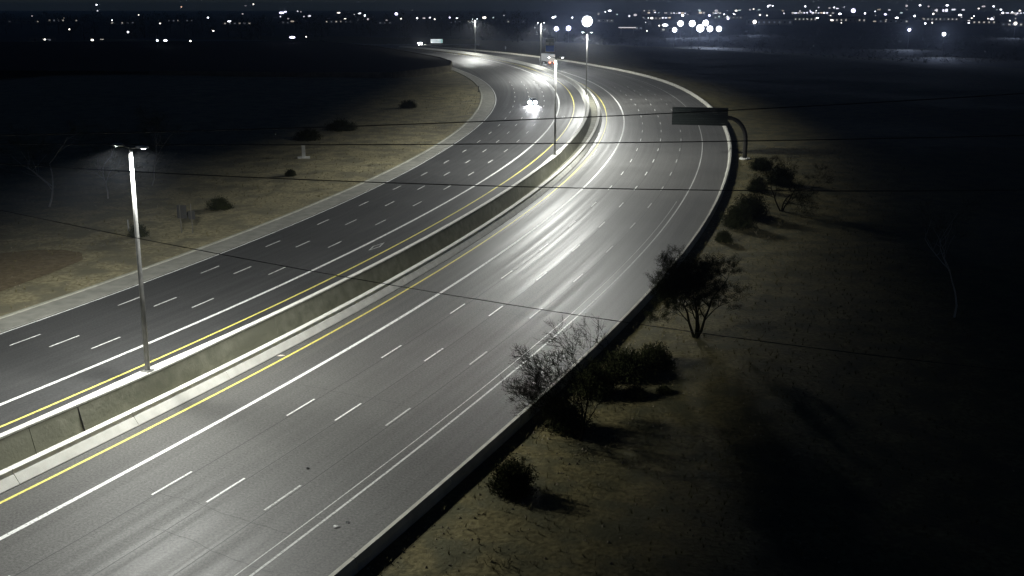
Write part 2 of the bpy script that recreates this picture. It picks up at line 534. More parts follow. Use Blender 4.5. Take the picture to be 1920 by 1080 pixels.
n = len(lot_pts)
mb = MB()
mb.add(loc_pts(lot, [(x, y, 6.0) for x, y in lot_pts]), [tuple(range(n))])
mb.build('lot_surface', mat('lot_asphalt', (0.02, 0.02, 0.02), 0.9, spec=0.05), lot)
for i in range(n):
    a = Vector((*lot_pts[i], 0)); b_ = Vector((*lot_pts[(i + 1) % n], 0))
    d = (b_ - a); L_ = d.length; k = max(1, int(L_ / 18)); d.normalize()
    if i in (5, 6, 7):
        continue
    nrm = Vector((d.y, -d.x, 0))
    for j in range(k):
        p0 = a + d * (L_ * j / k + 0.03); p1 = a + d * (L_ * (j + 1) / k - 0.03)
        mb = MB()
        q = [p0, p1, p1 + nrm * 0.3, p0 + nrm * 0.3]
        mb.add(loc_pts(lot, [Vector((v.x, v.y, 1.5)) for v in q] + [Vector((v.x, v.y, 6.25)) for v in q]),
               [(0, 1, 2, 3), (7, 6, 5, 4), (0, 4, 5, 1), (1, 5, 6, 2), (2, 6, 7, 3), (3, 7, 4, 0)])
        mb.build('wall_panel', M_LOTW, lot)

# ------------------------------------------------------------------ street lamps on the median


def lamp_light(name, parent, loc, lat, power, radius=0.32, reach=2.35):
    ld = bpy.data.lights.new(name, 'SPOT')
    ld.energy = power
    ld.color = (0.985, 1.0, 0.94)
    ld.spot_size = math.radians(172)
    ld.spot_blend = 0.12
    ld.shadow_soft_size = radius
    ld.use_nodes = True
    nt = ld.node_tree
    em = nt.nodes['Emission']
    ge = nt.nodes.new('ShaderNodeNewGeometry')
    sp = nt.nodes.new('ShaderNodeSeparateXYZ')
    nt.links.new(ge.outputs['Incoming'], sp.inputs[0])
    ab = nt.nodes.new('ShaderNodeMath'); ab.operation = 'ABSOLUTE'; nt.links.new(sp.outputs['Z'], ab.inputs[0])
    def mth(op, x, y):
        n_ = nt.nodes.new('ShaderNodeMath'); n_.operation = op
        for i_, q_ in enumerate((x, y)):
            if isinstance(q_, (int, float)):
                n_.inputs[i_].default_value = q_
            else:
                nt.links.new(q_, n_.inputs[i_])
        return n_.outputs[0]

    def ramp(x, lo, hi):
        """1 below lo, 0 above hi"""
        n_ = nt.nodes.new('ShaderNodeMapRange'); n_.interpolation_type = 'SMOOTHSTEP'
        n_.inputs[1].default_value = lo; n_.inputs[2].default_value = hi; n_.inputs[3].default_value = 1.0; n_.inputs[4].default_value = 0.0
        nt.links.new(x, n_.inputs[0])
        return n_.outputs[0]

    # roadway luminaire: long throw along the road, shorter to its sides
    c_ = mth('MAXIMUM', ab.outputs[0], 0.05)
    gain = mth('POWER', mth('MAXIMUM', c_, 0.22), -1.02)
    dp = nt.nodes.new('ShaderNodeVectorMath'); dp.operation = 'DOT_PRODUCT'
    nt.links.new(ge.outputs['Incoming'], dp.inputs[0]); dp.inputs[1].default_value = (*lat, 0)
    tl = mth('DIVIDE', dp.outputs['Value'], c_)
    side_r = ramp(tl, 1.32, reach)
    side_l = ramp(mth('MULTIPLY', tl, -1.0), 1.1, 3.9)
    cut = nt.nodes.new('ShaderNodeMapRange'); cut.interpolation_type = 'SMOOTHSTEP'
    cut.inputs[1].default_value = 0.09; cut.inputs[2].default_value = 0.24
    nt.links.new(ab.outputs[0], cut.inputs[0])
    mu = nt.nodes.new('ShaderNodeMath'); mu.operation = 'MULTIPLY'
    nt.links.new(mth('MULTIPLY', gain, mth('MULTIPLY', side_r, side_l)), mu.inputs[0]); nt.links.new(cut.outputs[0], mu.inputs[1])
    nt.links.new(mu.outputs[0], em.inputs['Strength'])
    o = bpy.data.objects.new(name, ld)
    C.objects.link(o)
    o.location = loc
    o.parent = parent
    return o


LAMP_H = 14.7


def street_lamp(s, label, power):
    base = P(s, off(-6.66)(s), ZL + 0.82)
    e = empty('street_lamp', base, -heading(s))
    tag(e, label, 'street lamp', 'lamps along the median')
    mb = MB(); mb.box((0, 0, 0.03), (0.62, 0.62, 0.06))
    for sx in (-1, 1):
        for sy in (-1, 1):
            mb.tube([(sx * 0.24, sy * 0.24, 0.06), (sx * 0.24, sy * 0.24, 0.16)], 0.03, 6)
    mb.build('base_plate', M_STEEL, e)
    mb = MB(); mb.tube([(0, 0, 0.06), (0, 0, 5), (0, 0, 10), (0, 0, LAMP_H)], [0.17, 0.15, 0.125, 0.10], 14)
    mb.build('pole', M_STEEL, e, True)
    for sx in (-1, 1):
        mb = MB(); mb.tube([(sx * 0.05, 0, LAMP_H - 0.08), (sx * 0.55, 0, LAMP_H + 0.02)], [0.06, 0.045], 8)
        arm = mb.build('arm', M_STEEL, e, True)
        mb = MB()
        # tapered housing
        for x0, x1, w0, w1, h0, h1 in ((0.5, 0.75, 0.09, 0.17, 0.05, 0.08), (0.75, 1.3, 0.17, 0.17, 0.08, 0.06)):
            z = LAMP_H + 0.05
            mb.add([(sx * x0, -w0, z - h0), (sx * x0, w0, z - h0), (sx * x0, w0, z + h0), (sx * x0, -w0, z + h0),
                    (sx * x1, -w1, z - h1), (sx * x1, w1, z - h1), (sx * x1, w1, z + h1), (sx * x1, -w1, z + h1)],
                   [(0, 1, 2, 3), (7, 6, 5, 4), (0, 4, 5, 1), (1, 5, 6, 2), (2, 6, 7, 3), (3, 7, 4, 0)])
        hd = mb.build('luminaire', M_HOUS, e)
        mb = MB()
        z = LAMP_H - 0.012
        ring = [(sx * (1.02 + 0.24 * math.cos(a)), 0.15 * math.sin(a)) for a in [k * math.pi / 6 for k in range(12)]]
        mb.add([(x, y, z) for x, y in ring] + [(sx * 1.02 + (x - sx * 1.02) * 0.7, y * 0.7, z - 0.03) for x, y in ring] + [(sx * 1.02, 0, z - 0.045)],
               [(k, (k + 1) % 12, 12 + (k + 1) % 12, 12 + k) for k in range(12)] + [(12 + k, 12 + (k + 1) % 12, 24) for k in range(12)])
        mb.build('lens', M_LENS, hd)
        lamp_light('lamp_light', e, (sx * 1.1, 0, LAMP_H - 0.16), (math.cos(heading(s)), -math.sin(heading(s))), power, reach=2.35 if s < 150 else 2.9)
    return e


lamp1 = street_lamp(91, 'nearest tall steel street lamp with twin heads on the median parapet', LAMP_W)
lamp1.rotation_euler.y = 0.022      # this one leans a little
street_lamp(193, 'second twin street lamp from the camera, standing where the road starts to bend', LAMP_W)
street_lamp(288, 'third twin street lamp from the camera, at the bend right of the headlights', LAMP_W)
street_lamp(404, 'fourth twin street lamp from the camera, left of the blue sign', LAMP_W)
street_lamp(516, 'farthest and leftmost twin street lamp on the median at the end of the bend', LAMP_W)

# ------------------------------------------------------------------ overhead sign on a curved mast
sb = P(207, 21.5, z_right(207, 21.5))
sg = empty('overhead_sign', sb, -heading(207))
tag(sg, 'dark overhead sign panel on a curved cantilever mast over the right lanes', 'road sign')
mb = MB(); mb.tube([(0, 0, -0.5), (0, 0, 0.22)], 0.85, 20); mb.build('footing', M_CONC, sg)
path = [(0, 0, 0.2), (0, 0, 1.5), (0, 0, 3.0)]
for k in range(1, 10):
    a = k / 9 * math.pi / 2
    path.append((-3.0 + 3.0 * math.cos(a), 0, 3.0 + 3.6 * math.sin(a)))
path += [(-6, 0, 6.75), (-9, 0, 6.85), (-11.6, 0, 6.9)]
mb = MB(); mb.tube(path, [0.36] * 3 + [0.34] * 9 + [0.28, 0.22, 0.19], 14); mb.build('mast', M_BROWNM, sg, True)
M_SIGN = noisy('sign_green', (0.002, 0.004, 0.0035), (0.004, 0.007, 0.006), 2.0, bump=0, rough=0.5, spec=0.3)
for k in range(8):
    mb = MB(); mb.box((-7.45, -0.36, 5.55 + 0.35 * k), (8.8, 0.05, 0.338)); mb.build('sign_plank', M_SIGN, sg)
mb = MB()
for zz in (5.36, 8.19):
    mb.box((-7.45, -0.38, zz), (8.9, 0.1, 0.05))
for xx in (-11.88, -3.02):
    mb.box((xx, -0.38, 6.775), (0.05, 0.1, 2.78))
mb.build('sign_frame', M_DARKM, sg)
for xx in (-10.9, -8.9, -6.7, -4.5):
    mb = MB(); mb.box((xx, -0.24, 6.78), (0.12, 0.16, 2.8)); mb.build('bracket', M_DARKM, sg)
mb = MB(); mb.box((-5.0, -0.40, 7.72), (0.55, 0.03, 0.28)); mb.build('exit_plate', mat('dull_white', (0.03, 0.03, 0.03), 0.6), sg)

# ------------------------------------------------------------------ overhead cables across the road


def cable(label, pts, dist, rad=0.019):
    """span between two off-frame supports, `dist` metres ahead"""
    ps = []
    for u, v in pts:
        r = ray(u, v)
        ps.append(Vector((0, 0, CAM_H)) + r * (dist / r.y))
    # quadratic through the points
    xs = [p.x for p in ps]; zs = [p.z for p in ps]
    co = np.polyfit(xs, zs, 2)
    co[0] = max(co[0], 0.0004)
    mb = MB()
    X = np.linspace(-110, 120, 91)
    mb.tube([(x, dist, float(np.polyval(co, x))) for x in X], rad, 6)
    o = mb.build('overhead_cable', M_CABLE)
    tag(o, label, 'cable', 'cables strung across the freeway')


cable('lowest black cable slanting down to the right across the near lanes', [(300, 455), (640, 518), (960, 572), (1290, 621)], 36.0, 0.014)
cable('black cable crossing the road just under the second street lamp', [(480, 333), (800, 345), (1100, 353), (1540, 358)], 40.0)
cable('black cable crossing level with the foot of the second street lamp', [(580, 272), (960, 270), (1280, 266), (1640, 262)], 40.5)
cable('topmost black cable passing behind the overhead sign panel', [(650, 237), (1000, 224), (1260, 212), (1500, 200)], 172.0 if False else 41.0)


# ------------------------------------------------------------------ plants


def leaf_quads(mb, c, n, spread, size, rng, up=0.3):
    for _ in range(n):
        d = Vector((rng.gauss(0, 1), rng.gauss(0, 1), rng.gauss(0, 1)))
        d.normalize()
        p = c + d * spread * rng.random() ** 0.5
        a = Vector((rng.gauss(0, 1), rng.gauss(0, 1), rng.gauss(0, 1) + up)).normalized()
        b = a.cross(Vector((rng.gauss(0, 1), rng.gauss(0, 1), rng.gauss(0, 1)))).normalized()
        s = size * rng.uniform(0.6, 1.4)
        mb.add([p, p + a * s + b * s * 0.25, p + a * s * 1.9, p + a * s - b * s * 0.25], [(0, 1, 2, 3)])


def grow(rng, wood, twigs, p, d, ln, r, depth, maxd, leafiness, lean):
    segs = 4 if depth < 2 else 3
    path = [p]; rad = [r]
    q = p.copy(); dd = d.copy()
    for k in range(segs):
        dd = (dd + Vector((rng.gauss(0, 0.16), rng.gauss(0, 0.16), rng.gauss(0, 0.12))) + lean * 0.05 + Vector((0, 0, 0.04))).normalized()
        q = q + dd * ln / segs
        path.append(q.copy()); rad.append(r * (1 - 0.5 * (k + 1) / segs))
    (wood if depth < 3 else twigs).tube(path, rad, 7 if depth < 2 else (5 if depth < 3 else 3), cap=False)
    if depth >= maxd:
        if leafiness:
            for pp in path[1:]:
                leaf_quads(twigs, pp, leafiness, 0.22, 0.045, rng)
        return
    nch = rng.choice((3, 4)) if depth < maxd - 1 else rng.choice((4, 5, 6))
    for k in range(nch):
        t = rng.uniform(0.35, 1.0) if k else 1.0
        i = min(int(t * segs), segs - 1)
        pp = path[i] + (path[i + 1] - path[i]) * (t * segs - i)
        side = Vector((rng.gauss(0, 1), rng.gauss(0, 1), rng.gauss(0.1, 0.6))).normalized()
        nd = (dd * 0.75 + side * 0.75 + lean * 0.2).normalized()
        grow(rng, wood, twigs, pp, nd, ln * rng.uniform(0.55, 0.8), max(r * 0.5 * (1 - 0.2 * t), 0.010), depth + 1, maxd, leafiness, lean)


def desert_tree(loc, label, seed, trunks, ln, r, maxd, leafiness, lean=Vector((0, 0, 0)), barkm=None, leafm=None, group=None, spread=0.5):
    rng = random.Random(seed)
    e = empty('desert_tree', loc)
    tag(e, label, 'tree', group)
    wood, tw = MB(), MB()
    for k in range(trunks):
        a = 2 * math.pi * (k + rng.random() * 0.5) / trunks
        d = Vector((math.cos(a) * spread, math.sin(a) * spread, 1)).normalized()
        grow(rng, wood, tw, Vector((math.cos(a) * 0.08, math.sin(a) * 0.08, -0.15)), (d + lean * 0.25).normalized(), ln * rng.uniform(0.85, 1.1), r, 0, maxd, leafiness, lean)
    wood.build('trunk', barkm or M_BARK, e, True)
    tw.build('crown', leafm or M_LEAF, e)
    return e


def shrub(loc, label, seed, w, h, nstem=260, group=None, fine=True, m=None):
    rng = random.Random(seed)
    e = empty('shrub', loc)
    tag(e, label, 'shrub', group)
    st, lf = MB(), MB()
    for k in range(nstem):
        a = rng.uniform(0, 2 * math.pi)
        el = math.asin(rng.uniform(0.08, 1.0))
        d = Vector((math.cos(a) * math.cos(el) * w / 2, math.sin(a) * math.cos(el) * w / 2, math.sin(el) * h)) * rng.uniform(0.72, 1.08)
        base = Vector((rng.gauss(0, 0.05), rng.gauss(0, 0.05), -0.05)) * w
        mid = base + d * 0.55 + Vector((0, 0, 0.05 * h))
        tip = base + d + Vector((rng.gauss(0, 0.03), rng.gauss(0, 0.03), 0)) * w
        rr = 0.006 + 0.004 * w
        st.tube([base, mid, tip], [rr, rr * 0.7, rr * 0.3], 3, cap=False)
        for t in (0.45, 0.6, 0.72, 0.82, 0.9, 0.97):
            pp = base + (mid - base) * min(t / 0.55, 1) + (tip - mid) * max((t - 0.55) / 0.45, 0)
            leaf_quads(lf, pp, 4, 0.09 * w, 0.03 + 0.022 * w, rng, 0.6)
    st.build('stems', M_BARK, e)
    lf.build('foliage', m or M_LEAF, e)
    return e


def gr(s, o):
    return P(s, o, z_right(s, o))


def gl(s, o):
    return P(s, o, z_left(s, o))


desert_tree(gr(117, 23.9), 'multi-trunk desert tree behind the edge barrier, right of the near lanes', 17, 4, 3.2, 0.12, 5, 13, Vector((-0.05, 0, 0.1)), M_TWIG, M_LEAF, spread=0.5)
desert_tree(gr(96, 21.4), 'bare twiggy desert tree reaching over the edge barrier, nearest the camera', 5, 4, 2.7, 0.085, 5, 1, Vector((-0.6, 0.25, 0)), M_TWIG, M_TWIG, spread=0.6)
desert_tree(gr(168, 26.8), 'dark bushy tree between the shrub bank and the foot of the sign mast', 21, 3, 3.0, 0.11, 5, 4, spread=0.5)
desert_tree(gr(130, 43.3), 'lone slender tree with a pale trunk at the dark right edge', 33, 1, 4.6, 0.09, 4, 1, Vector((0.15, 0, 0)), M_BARKP, spread=0.12)
desert_tree(gl(137, -57.2), 'tall tree with a pale straight trunk at the far left edge', 41, 1, 6.0, 0.13, 5, 2, Vector((-0.1, 0, 0)), M_BARKP, M_LEAF2, spread=0.1)
desert_tree(gl(145, -54.4), 'tree with a crooked pale trunk left of the nearest street lamp head', 42, 1, 4.8, 0.10, 5, 2, Vector((0.1, 0, 0)), M_BARKP, M_LEAF2, spread=0.15)
desert_tree(gl(156, -55.2), 'tree with a leaning pale trunk just right of the nearest lamp pole', 43, 1, 4.5, 0.10, 5, 2, Vector((-0.35, 0, 0)), M_BARKP, M_LEAF2, spread=0.3)

SH = [
    ((88, 20.6), 2.6, 2.2, 'big round spiky shrub alone on the bare slope, nearest the camera'),
    ((97, 20.3), 2.9, 2.3, 'dense dark shrub at the foot of the nearest twiggy tree'),
    ((103, 20.1), 3.0, 2.5, 'tall dark shrub against the barrier, just past the nearest twiggy tree'),
    ((107, 20.9), 3.8, 2.3, 'broad dark shrub in the middle of the shrub bank between the two near trees'),
    ((110, 22.3), 3.0, 1.8, 'right-hand shrub of the bank between the two near trees'),
    ((104, 22.6), 1.7, 0.8, 'low dark shrub in front of the bank between the two near trees'),
    ((105.5, 24.2), 1.2, 0.5, 'smallest clump in front of the bank between the two near trees'),
    ((158, 22.2), 4.2, 2.8, 'large dark shrub at the lower end of the bank below the sign mast'),
    ((164, 23.2), 4.6, 3.0, 'large dark shrub behind another at the bank below the sign mast'),
    ((150, 21.4), 1.9, 1.3, 'small round shrub alone beside the barrier below the shrub bank'),
    ((198, 23.9), 3.6, 2.2, 'dark shrub right beside the footing of the sign mast'),
    ((180, 23.4), 3.0, 2.2, 'dark shrub between the sign mast and the bushy tree'),
    ((186, 26.5), 4.2, 3.0, 'widest dark shrub right of the sign mast, behind the others'),
]
for i, ((s, o), w_, h_, lb) in enumerate(SH):
    shrub(gr(s, o), lb, 100 + i, w_, h_, 300 if w_ > 1.5 else 120)
SHL = [
    ((144, -37.8), 3.0, 1.6, 'dark shrub right of the small sign backs on the left slope'),
    ((168, -40.2), 1.6, 1.0, 'small dark shrub below the white utility cabinet'),
    ((128, -37.9), 2.2, 1.6, 'dark shrub just behind the nearest lamp pole on the left slope'),
    ((222, -52), 6.0, 2.2, 'long dark shrub on the left slope above the utility cabinet'),
    ((206, -53), 5.0, 2.2, 'dark shrub on the left slope left of and above the utility cabinet'),
    ((262, -47), 4.0, 2.0, 'dark shrub on the left slope short of the raised lot'),
]
for i, ((s, o), w_, h_, lb) in enumerate(SHL):
    shrub(gl(s, o), lb, 200 + i, w_, h_, 240)

# stones and clods strewn on the slopes: nobody could count them
mb = MB()
for k in range(15000):
    if R.random() < 0.62:
        s = R.uniform(60, 230); o = off(('barR', 0.5))(s) + 22 * R.random() ** 1.6
        p = gr(s, o)
    else:
        s = R.uniform(80, 260); o = off(('gutL', -0.3))(s) - 34 * R.random() ** 1.3
        p = gl(s, o)
    r_ = 0.03 + 0.10 * R.random() ** 3
    a = R.uniform(0, 6.28)
    vs_ = [p + Vector((math.cos(a + q * 2.094) * r_ * R.uniform(0.7, 1.3), math.sin(a + q * 2.094) * r_ * R.uniform(0.7, 1.3), -0.02)) for q in range(3)]
    vs_.append(p + Vector((R.uniform(-0.3, 0.3) * r_, R.uniform(-0.3, 0.3) * r_, r_ * R.uniform(0.5, 1.1))))
    mb.add(vs_, [(0, 1, 3), (1, 2, 3), (2, 0, 3)])
tag(mb.build('stones', M_STONE), 'loose stones and clods strewn over the bare slopes', 'stones', kind='stuff')

# dry grass tufts on the slopes
mb = MB()
for k in range(6500):
    if R.random() < 0.6:
        s = R.uniform(60, 220); o = off(('barR', 0.6))(s) + 26 * R.random() ** 1.2
        p = gr(s, o)
    else:
        s = R.uniform(85, 300); o = off(('gutL', -1.0))(s) - 40 * R.random()
        p = gl(s, o)
    hh = R.uniform(0.10, 0.42)
    for q in range(6):
        a = R.uniform(0, 6.28); w_ = 0.016
        t = Vector((math.cos(a) * hh * 0.6, math.sin(a) * hh * 0.6, hh))
        sd = Vector((-math.sin(a), math.cos(a), 0)) * w_
        mb.add([p - sd, p + sd, p + t], [(0, 1, 2)])
tag(mb.build('dry_grass', noisy('dry_grass', (0.10, 0.09, 0.04), (0.2, 0.17, 0.08), 1.0, bump=0, spec=0.1)), 'sparse dry grass tufts over the bare slopes', 'grass', kind='stuff')

# ------------------------------------------------------------------ small roadside things
e = empty('utility_cabinet', gl(185, -45.6), 0.2)
tag(e, 'white utility cabinet standing on a concrete pad on the left slope', 'cabinet')
mb = MB(); mb.box((0, 0, 0.05), (1.9, 1.5, 0.25)); mb.build('pad', M_CONC, e)
mb = MB(); mb.box((0, 0, 1.07), (0.55, 0.45, 1.8)); mb.box((0, 0, 2.0), (0.63, 0.53, 0.06)); mb.build('box', mat('cabinet_white', (0.62, 0.62, 0.58), 0.5), e)
mb = MB(); mb.box((0.0, -0.235, 1.05), (0.44, 0.02, 1.55)); d_ = mb.build('door', mat('cabinet_door', (0.55, 0.55, 0.52), 0.5), e)
mb = MB(); mb.box((0.16, -0.26, 1.1), (0.03, 0.04, 0.14)); mb.build('handle', M_DARKM, d_)

e = empty('road_sign', gl(131, -33.7), -heading(131) + 0.25)
tag(e, 'small road sign seen from behind, two dark panels on two thin posts', 'road sign')
for x in (-0.62, 0.62):
    mb = MB(); mb.box((x, 0, 1.55), (0.07, 0.07, 3.3)); mb.build('post', mat('sign_post', (0.07, 0.065, 0.055), 0.7), e)
mb = MB(); mb.box((-0.45, 0.07, 2.35), (1.05, 0.03, 1.45)); mb.build('panel', M_DARKM, e)
mb = MB(); mb.box((0.62, 0.07, 2.0), (0.72, 0.03, 0.95)); mb.build('panel', M_DARKM, e)

e = empty('marker_post', gl(130, -40.6))
tag(e, 'pale marker post left of the nearest lamp pole on the slope', 'post')
mb = MB(); mb.box((0, 0, 0.6), (0.16, 0.05, 1.35)); mb.build('post', mat('post_grey', (0.2, 0.2, 0.19), 0.6), e)
mb = MB(); mb.box((0, -0.03, 1.1), (0.12, 0.02, 0.2)); mb.build('reflector', M_STEEL, e)

e = empty('delineator', gl(306, off(('gutL', -0.4))(306)))
tag(e, 'short black delineator post at the outer edge of the far gutter', 'post')
mb = MB(); mb.tube([(0, 0, -0.1), (0, 0, 1.5)], [0.12, 0.1], 8); mb.build('post', M_DARKM, e)
mb = MB(); mb.box((0, 0, 0.03), (0.7, 0.5, 0.1)); mb.build('base', M_DARKM, e)

mk = P(572, 29.4, -0.2)
e = empty('milepost', mk)
tag(e, 'small white milepost beyond the far barrier left of the blue sign', 'post')
mb = MB(); mb.box((0, 0, 0.9), (0.10, 0.06, 1.8)); mb.build('post', M_STEEL, e)
mb = MB(); mb.box((0, -0.05, 1.9), (0.6, 0.03, 1.3)); mb.build('plate', mat('plate_white', (0.5, 0.5, 0.5), 0.5), e)

bs = P(502, 22.0, -0.1)
bs.z += 0.8
e = empty('service_sign', bs, 0.05)
tag(e, 'blue and white service sign on two posts beyond the far barrier', 'road sign')
for x in (-1.3, 1.3):
    mb = MB(); mb.box((x, 0.12, 2.9), (0.15, 0.15, 9.2)); mb.build('post', M_STEEL, e)
mb = MB(); mb.box((0, 0, 4.85), (4.1, 0.08, 5.9)); mb.build('panel', mat('sign_border', (0.40, 0.45, 0.50), 0.5), e)
mb = MB(); mb.box((0, -0.06, 3.4), (3.6, 0.03, 2.6)); mb.build('logo_field', mat('sign_blue', (0.05, 0.20, 0.85), 0.5), e)
mb = MB(); mb.box((0, -0.06, 6.9), (3.6, 0.03, 1.3)); mb.build('header', mat('sign_dark_blue', (0.02, 0.035, 0.06), 0.5), e)
for x in (-0.95, 0.95):
    mb = MB(); mb.box((x, -0.06, 5.5), (1.4, 0.03, 1.1)); mb.build('logo_plate', mat('sign_white', (0.75, 0.77, 0.8), 0.5), e)

for k, (s, o, dz, sz, col, lb) in enumerate([
        (81, 14.2, 0.02, 0.22, (0.7, 0.7, 0.68), 'scrap of white paper on the near right shoulder'),
        (81.6, 14.5, 0.02, 0.14, (0.7, 0.7, 0.68), 'smaller white scrap beside another on the near right shoulder'),
        (101.6, -3.75, 0.02, 0.3, (0.6, 0.52, 0.45), 'pale scrap lying against the median barrier left of the yellow line'),
        (86, 9.0, 0.02, 0.16, (0.03, 0.03, 0.03), 'small dark scrap of tyre in the third lane of the near road')]):
    mb = MB()
    rr = random.Random(k)
    n = 9
    ring = [Vector((math.cos(6.283 * i / n) * sz * rr.uniform(0.5, 1.1), math.sin(6.283 * i / n) * sz * 0.6 * rr.uniform(0.5, 1.1), 0.01 + 0.05 * rr.random())) for i in range(n)]
    mb.add(ring + [Vector((0, 0, 0.09))], [(i, (i + 1) % n, n) for i in range(n)])
    o_ = mb.build('litter', mat('litter_%d' % k, col, 0.8))
    o_.location = P(s, o, dz)
    tag(o_, lb, 'litter')

# ------------------------------------------------------------------ vehicles
M_TYRE = mat('tyre', (0.015, 0.015, 0.015), 0.85)
M_RIM = mat('rim', (0.35, 0.35, 0.36), 0.35, metal=0.8)
M_GLASS = mat('car_glass', (0.01, 0.012, 0.014), 0.08)
M_HEAD = emissive('headlamp_glass', (0.93, 0.95, 1.0), 400.0)
M_TAIL = emissive('tail_lamp', (1.0, 0.12, 0.03), 9.0)


def wheel(parent, x, y, r, w_):
    mb = MB(); mb.tube([(x - w_ / 2, y, r), (x + w_ / 2, y, r)], r, 18)
    t = mb.build('wheel', M_TYRE, parent)
    sx = 1 if x > 0 else -1
    mb = MB(); mb.tube([(x + sx * w_ * 0.4, y, r), (x + sx * (w_ * 0.5 + 0.02), y, r)], r * 0.62, 14)
    mb.build('rim', M_RIM, t)


def car(loc, rz, label, col, head_w):
    """front towards local -Y"""
    e = empty('car', loc, rz)
    tag(e, label, 'car')
    paint = mat('paint_%s' % label[:12], col, 0.3)
    # body: stations along the length, each a closed section
    st = [(-2.25, 0.72, 0.30, 0.62), (-2.0, 0.86, 0.22, 0.78), (-1.1, 0.90, 0.2, 0.92), (0.0, 0.92, 0.2, 0.95), (1.2, 0.91, 0.2, 0.97), (2.0, 0.86, 0.25, 0.98), (2.25, 0.76, 0.35, 0.88)]
    v, f = [], []
    for y, hw, z0, z1 in st:
        v += [(-hw * 0.92, y, z0), (hw * 0.92, y, z0), (hw, y, (z0 + z1) * 0.55), (hw * 0.9, y, z1), (-hw * 0.9, y, z1), (-hw, y, (z0 + z1) * 0.55)]
    for i in range(len(st) - 1):
        for k in range(6):
            f.append((i * 6 + k, i * 6 + (k + 1) % 6, (i + 1) * 6 + (k + 1) % 6, (i + 1) * 6 + k))
    f += [(5, 4, 3, 2, 1, 0), tuple((len(st) - 1) * 6 + k for k in range(6))]
    mb = MB(); mb.add(v, f); mb.build('body', paint, e, False)
    cs = [(-0.95, 0.80, 0.93), (-0.25, 0.64, 1.42), (0.95, 0.64, 1.44), (1.75, 0.78, 0.97)]
    v, f = [], []
    for y, hw, z in cs:
        v += [(-hw, y, z), (hw, y, z)]
    for y, hw in ((-0.95, 0.8), (1.75, 0.8)):
        v += [(-hw, y, 0.90), (hw, y, 0.90)]
    mb = MB(); mb.add(v, [(0, 1, 3, 2), (4, 5, 7, 6), (0, 2, 4, 6), (1, 7, 5, 3)]); mb.build('windows', M_GLASS, e)
    mb = MB(); mb.add([(-0.64, -0.25, 1.425), (0.64, -0.25, 1.425), (0.64, 0.95, 1.445), (-0.64, 0.95, 1.445), (-0.6, -0.2, 1.47), (0.6, -0.2, 1.47), (0.6, 0.9, 1.49), (-0.6, 0.9, 1.49)],
                      [(4, 5, 6, 7), (0, 1, 5, 4), (1, 2, 6, 5), (2, 3, 7, 6), (3, 0, 4, 7)]); mb.build('roof', paint, e)
    for x in (-0.8, 0.8):
        for y in (-1.4, 1.4):
            wheel(e, x, y, 0.33, 0.22)
    for x in (-0.62, 0.62):
        mb = MB(); mb.tube([(x, -2.12, 0.66), (x, -2.34, 0.66)], [0.38, 0.34], 14); mb.build('headlight', M_HEAD, e)  # discs wider than real lamps, standing in for the headlight glare
        mb = MB(); mb.box((x * 1.1, 2.26, 0.8), (0.3, 0.06, 0.14)); mb.build('taillight', mat('tail_off', (0.3, 0.02, 0.02), 0.3), e)
        ld = bpy.data.lights.new('headlamp_light', 'SPOT')
        ld.energy = head_w; ld.spot_size = math.radians(60); ld.spot_blend = 0.8; ld.shadow_soft_size = 0.1; ld.color = (0.95, 0.97, 1)
        lo = bpy.data.objects.new('headlamp_light', ld); C.objects.link(lo); lo.parent = e
        lo.location = (x, -2.36, 0.66)
        lo.rotation_euler = (math.radians(88), 0, math.pi)      # spot shines along local -Y, slightly down
    mb = MB(); mb.box((0, -2.2, 0.42), (1.1, 0.12, 0.16)); mb.build('grille', M_DARKM, e)
    mb = MB(); mb.box((0, -2.27, 0.34), (0.5, 0.02, 0.12)); mb.build('number_plate', M_HOUS, e)
    return e


car(P(274, -20.2, ZL + 0.01), -heading(274), 'oncoming car with dazzling white headlights on the left carriageway', (0.02, 0.02, 0.022), 4500)

# frontage road on a low bank beyond the freeway, with a second car on it
fy = 631.0
mb = MB()
mb.add([(-150, fy - 5, 3.3), (-20, fy - 5, 3.3), (-20, fy + 6, 3.3), (-150, fy + 6, 3.3), (-156, fy - 9, -3), (-14, fy - 9, -3), (-14, fy + 10, -3), (-156, fy + 10, -3)],
       [(0, 1, 2, 3), (0, 4, 5, 1), (1, 5, 6, 2), (2, 6, 7, 3), (3, 7, 4, 0)])
tag(mb.build('frontage_road', M_CONC_D), kind='structure')
car((-54.4, fy - 1, 3.31), 0.15, 'faraway car with bright headlights on the frontage road at the left end', (0.3, 0.3, 0.3), 5000)

e = empty('box_truck', P(452, 6.6, 0.01), -heading(452))
tag(e, 'long white truck driving away with red tail lights beyond the bend', 'truck')
M_TR = mat('truck_white', (0.62, 0.64, 0.68), 0.45)
mb = MB(); mb.box((0, 5.0, 2.45), (2.5, 12.6, 2.8)); cb = mb.build('cargo_box', M_TR, e)
mb = MB()
for x in (-0.58, 0.58):
    mb.box((x, -1.33, 2.3), (1.1, 0.05, 2.3))
mb.build('rear_door', mat('truck_door', (0.7, 0.68, 0.66), 0.45), cb)
mb = MB(); mb.add([(-1.1, 11.7, 0.6), (1.1, 11.7, 0.6), (1.1, 13.9, 0.6), (-1.1, 13.9, 0.6), (-1.1, 11.7, 2.6), (1.1, 11.7, 2.6), (1.05, 13.0, 2.6), (-1.05, 13.0, 2.6), (1.1, 13.9, 1.5), (-1.1, 13.9, 1.5)],
                  [(0, 3, 2, 1), (4, 5, 6, 7), (0, 1, 5, 4), (1, 2, 8, 6, 5), (3, 0, 4, 7, 9), (7, 6, 8, 9), (9, 8, 2, 3)])
mb.build('cab', M_TR, e)
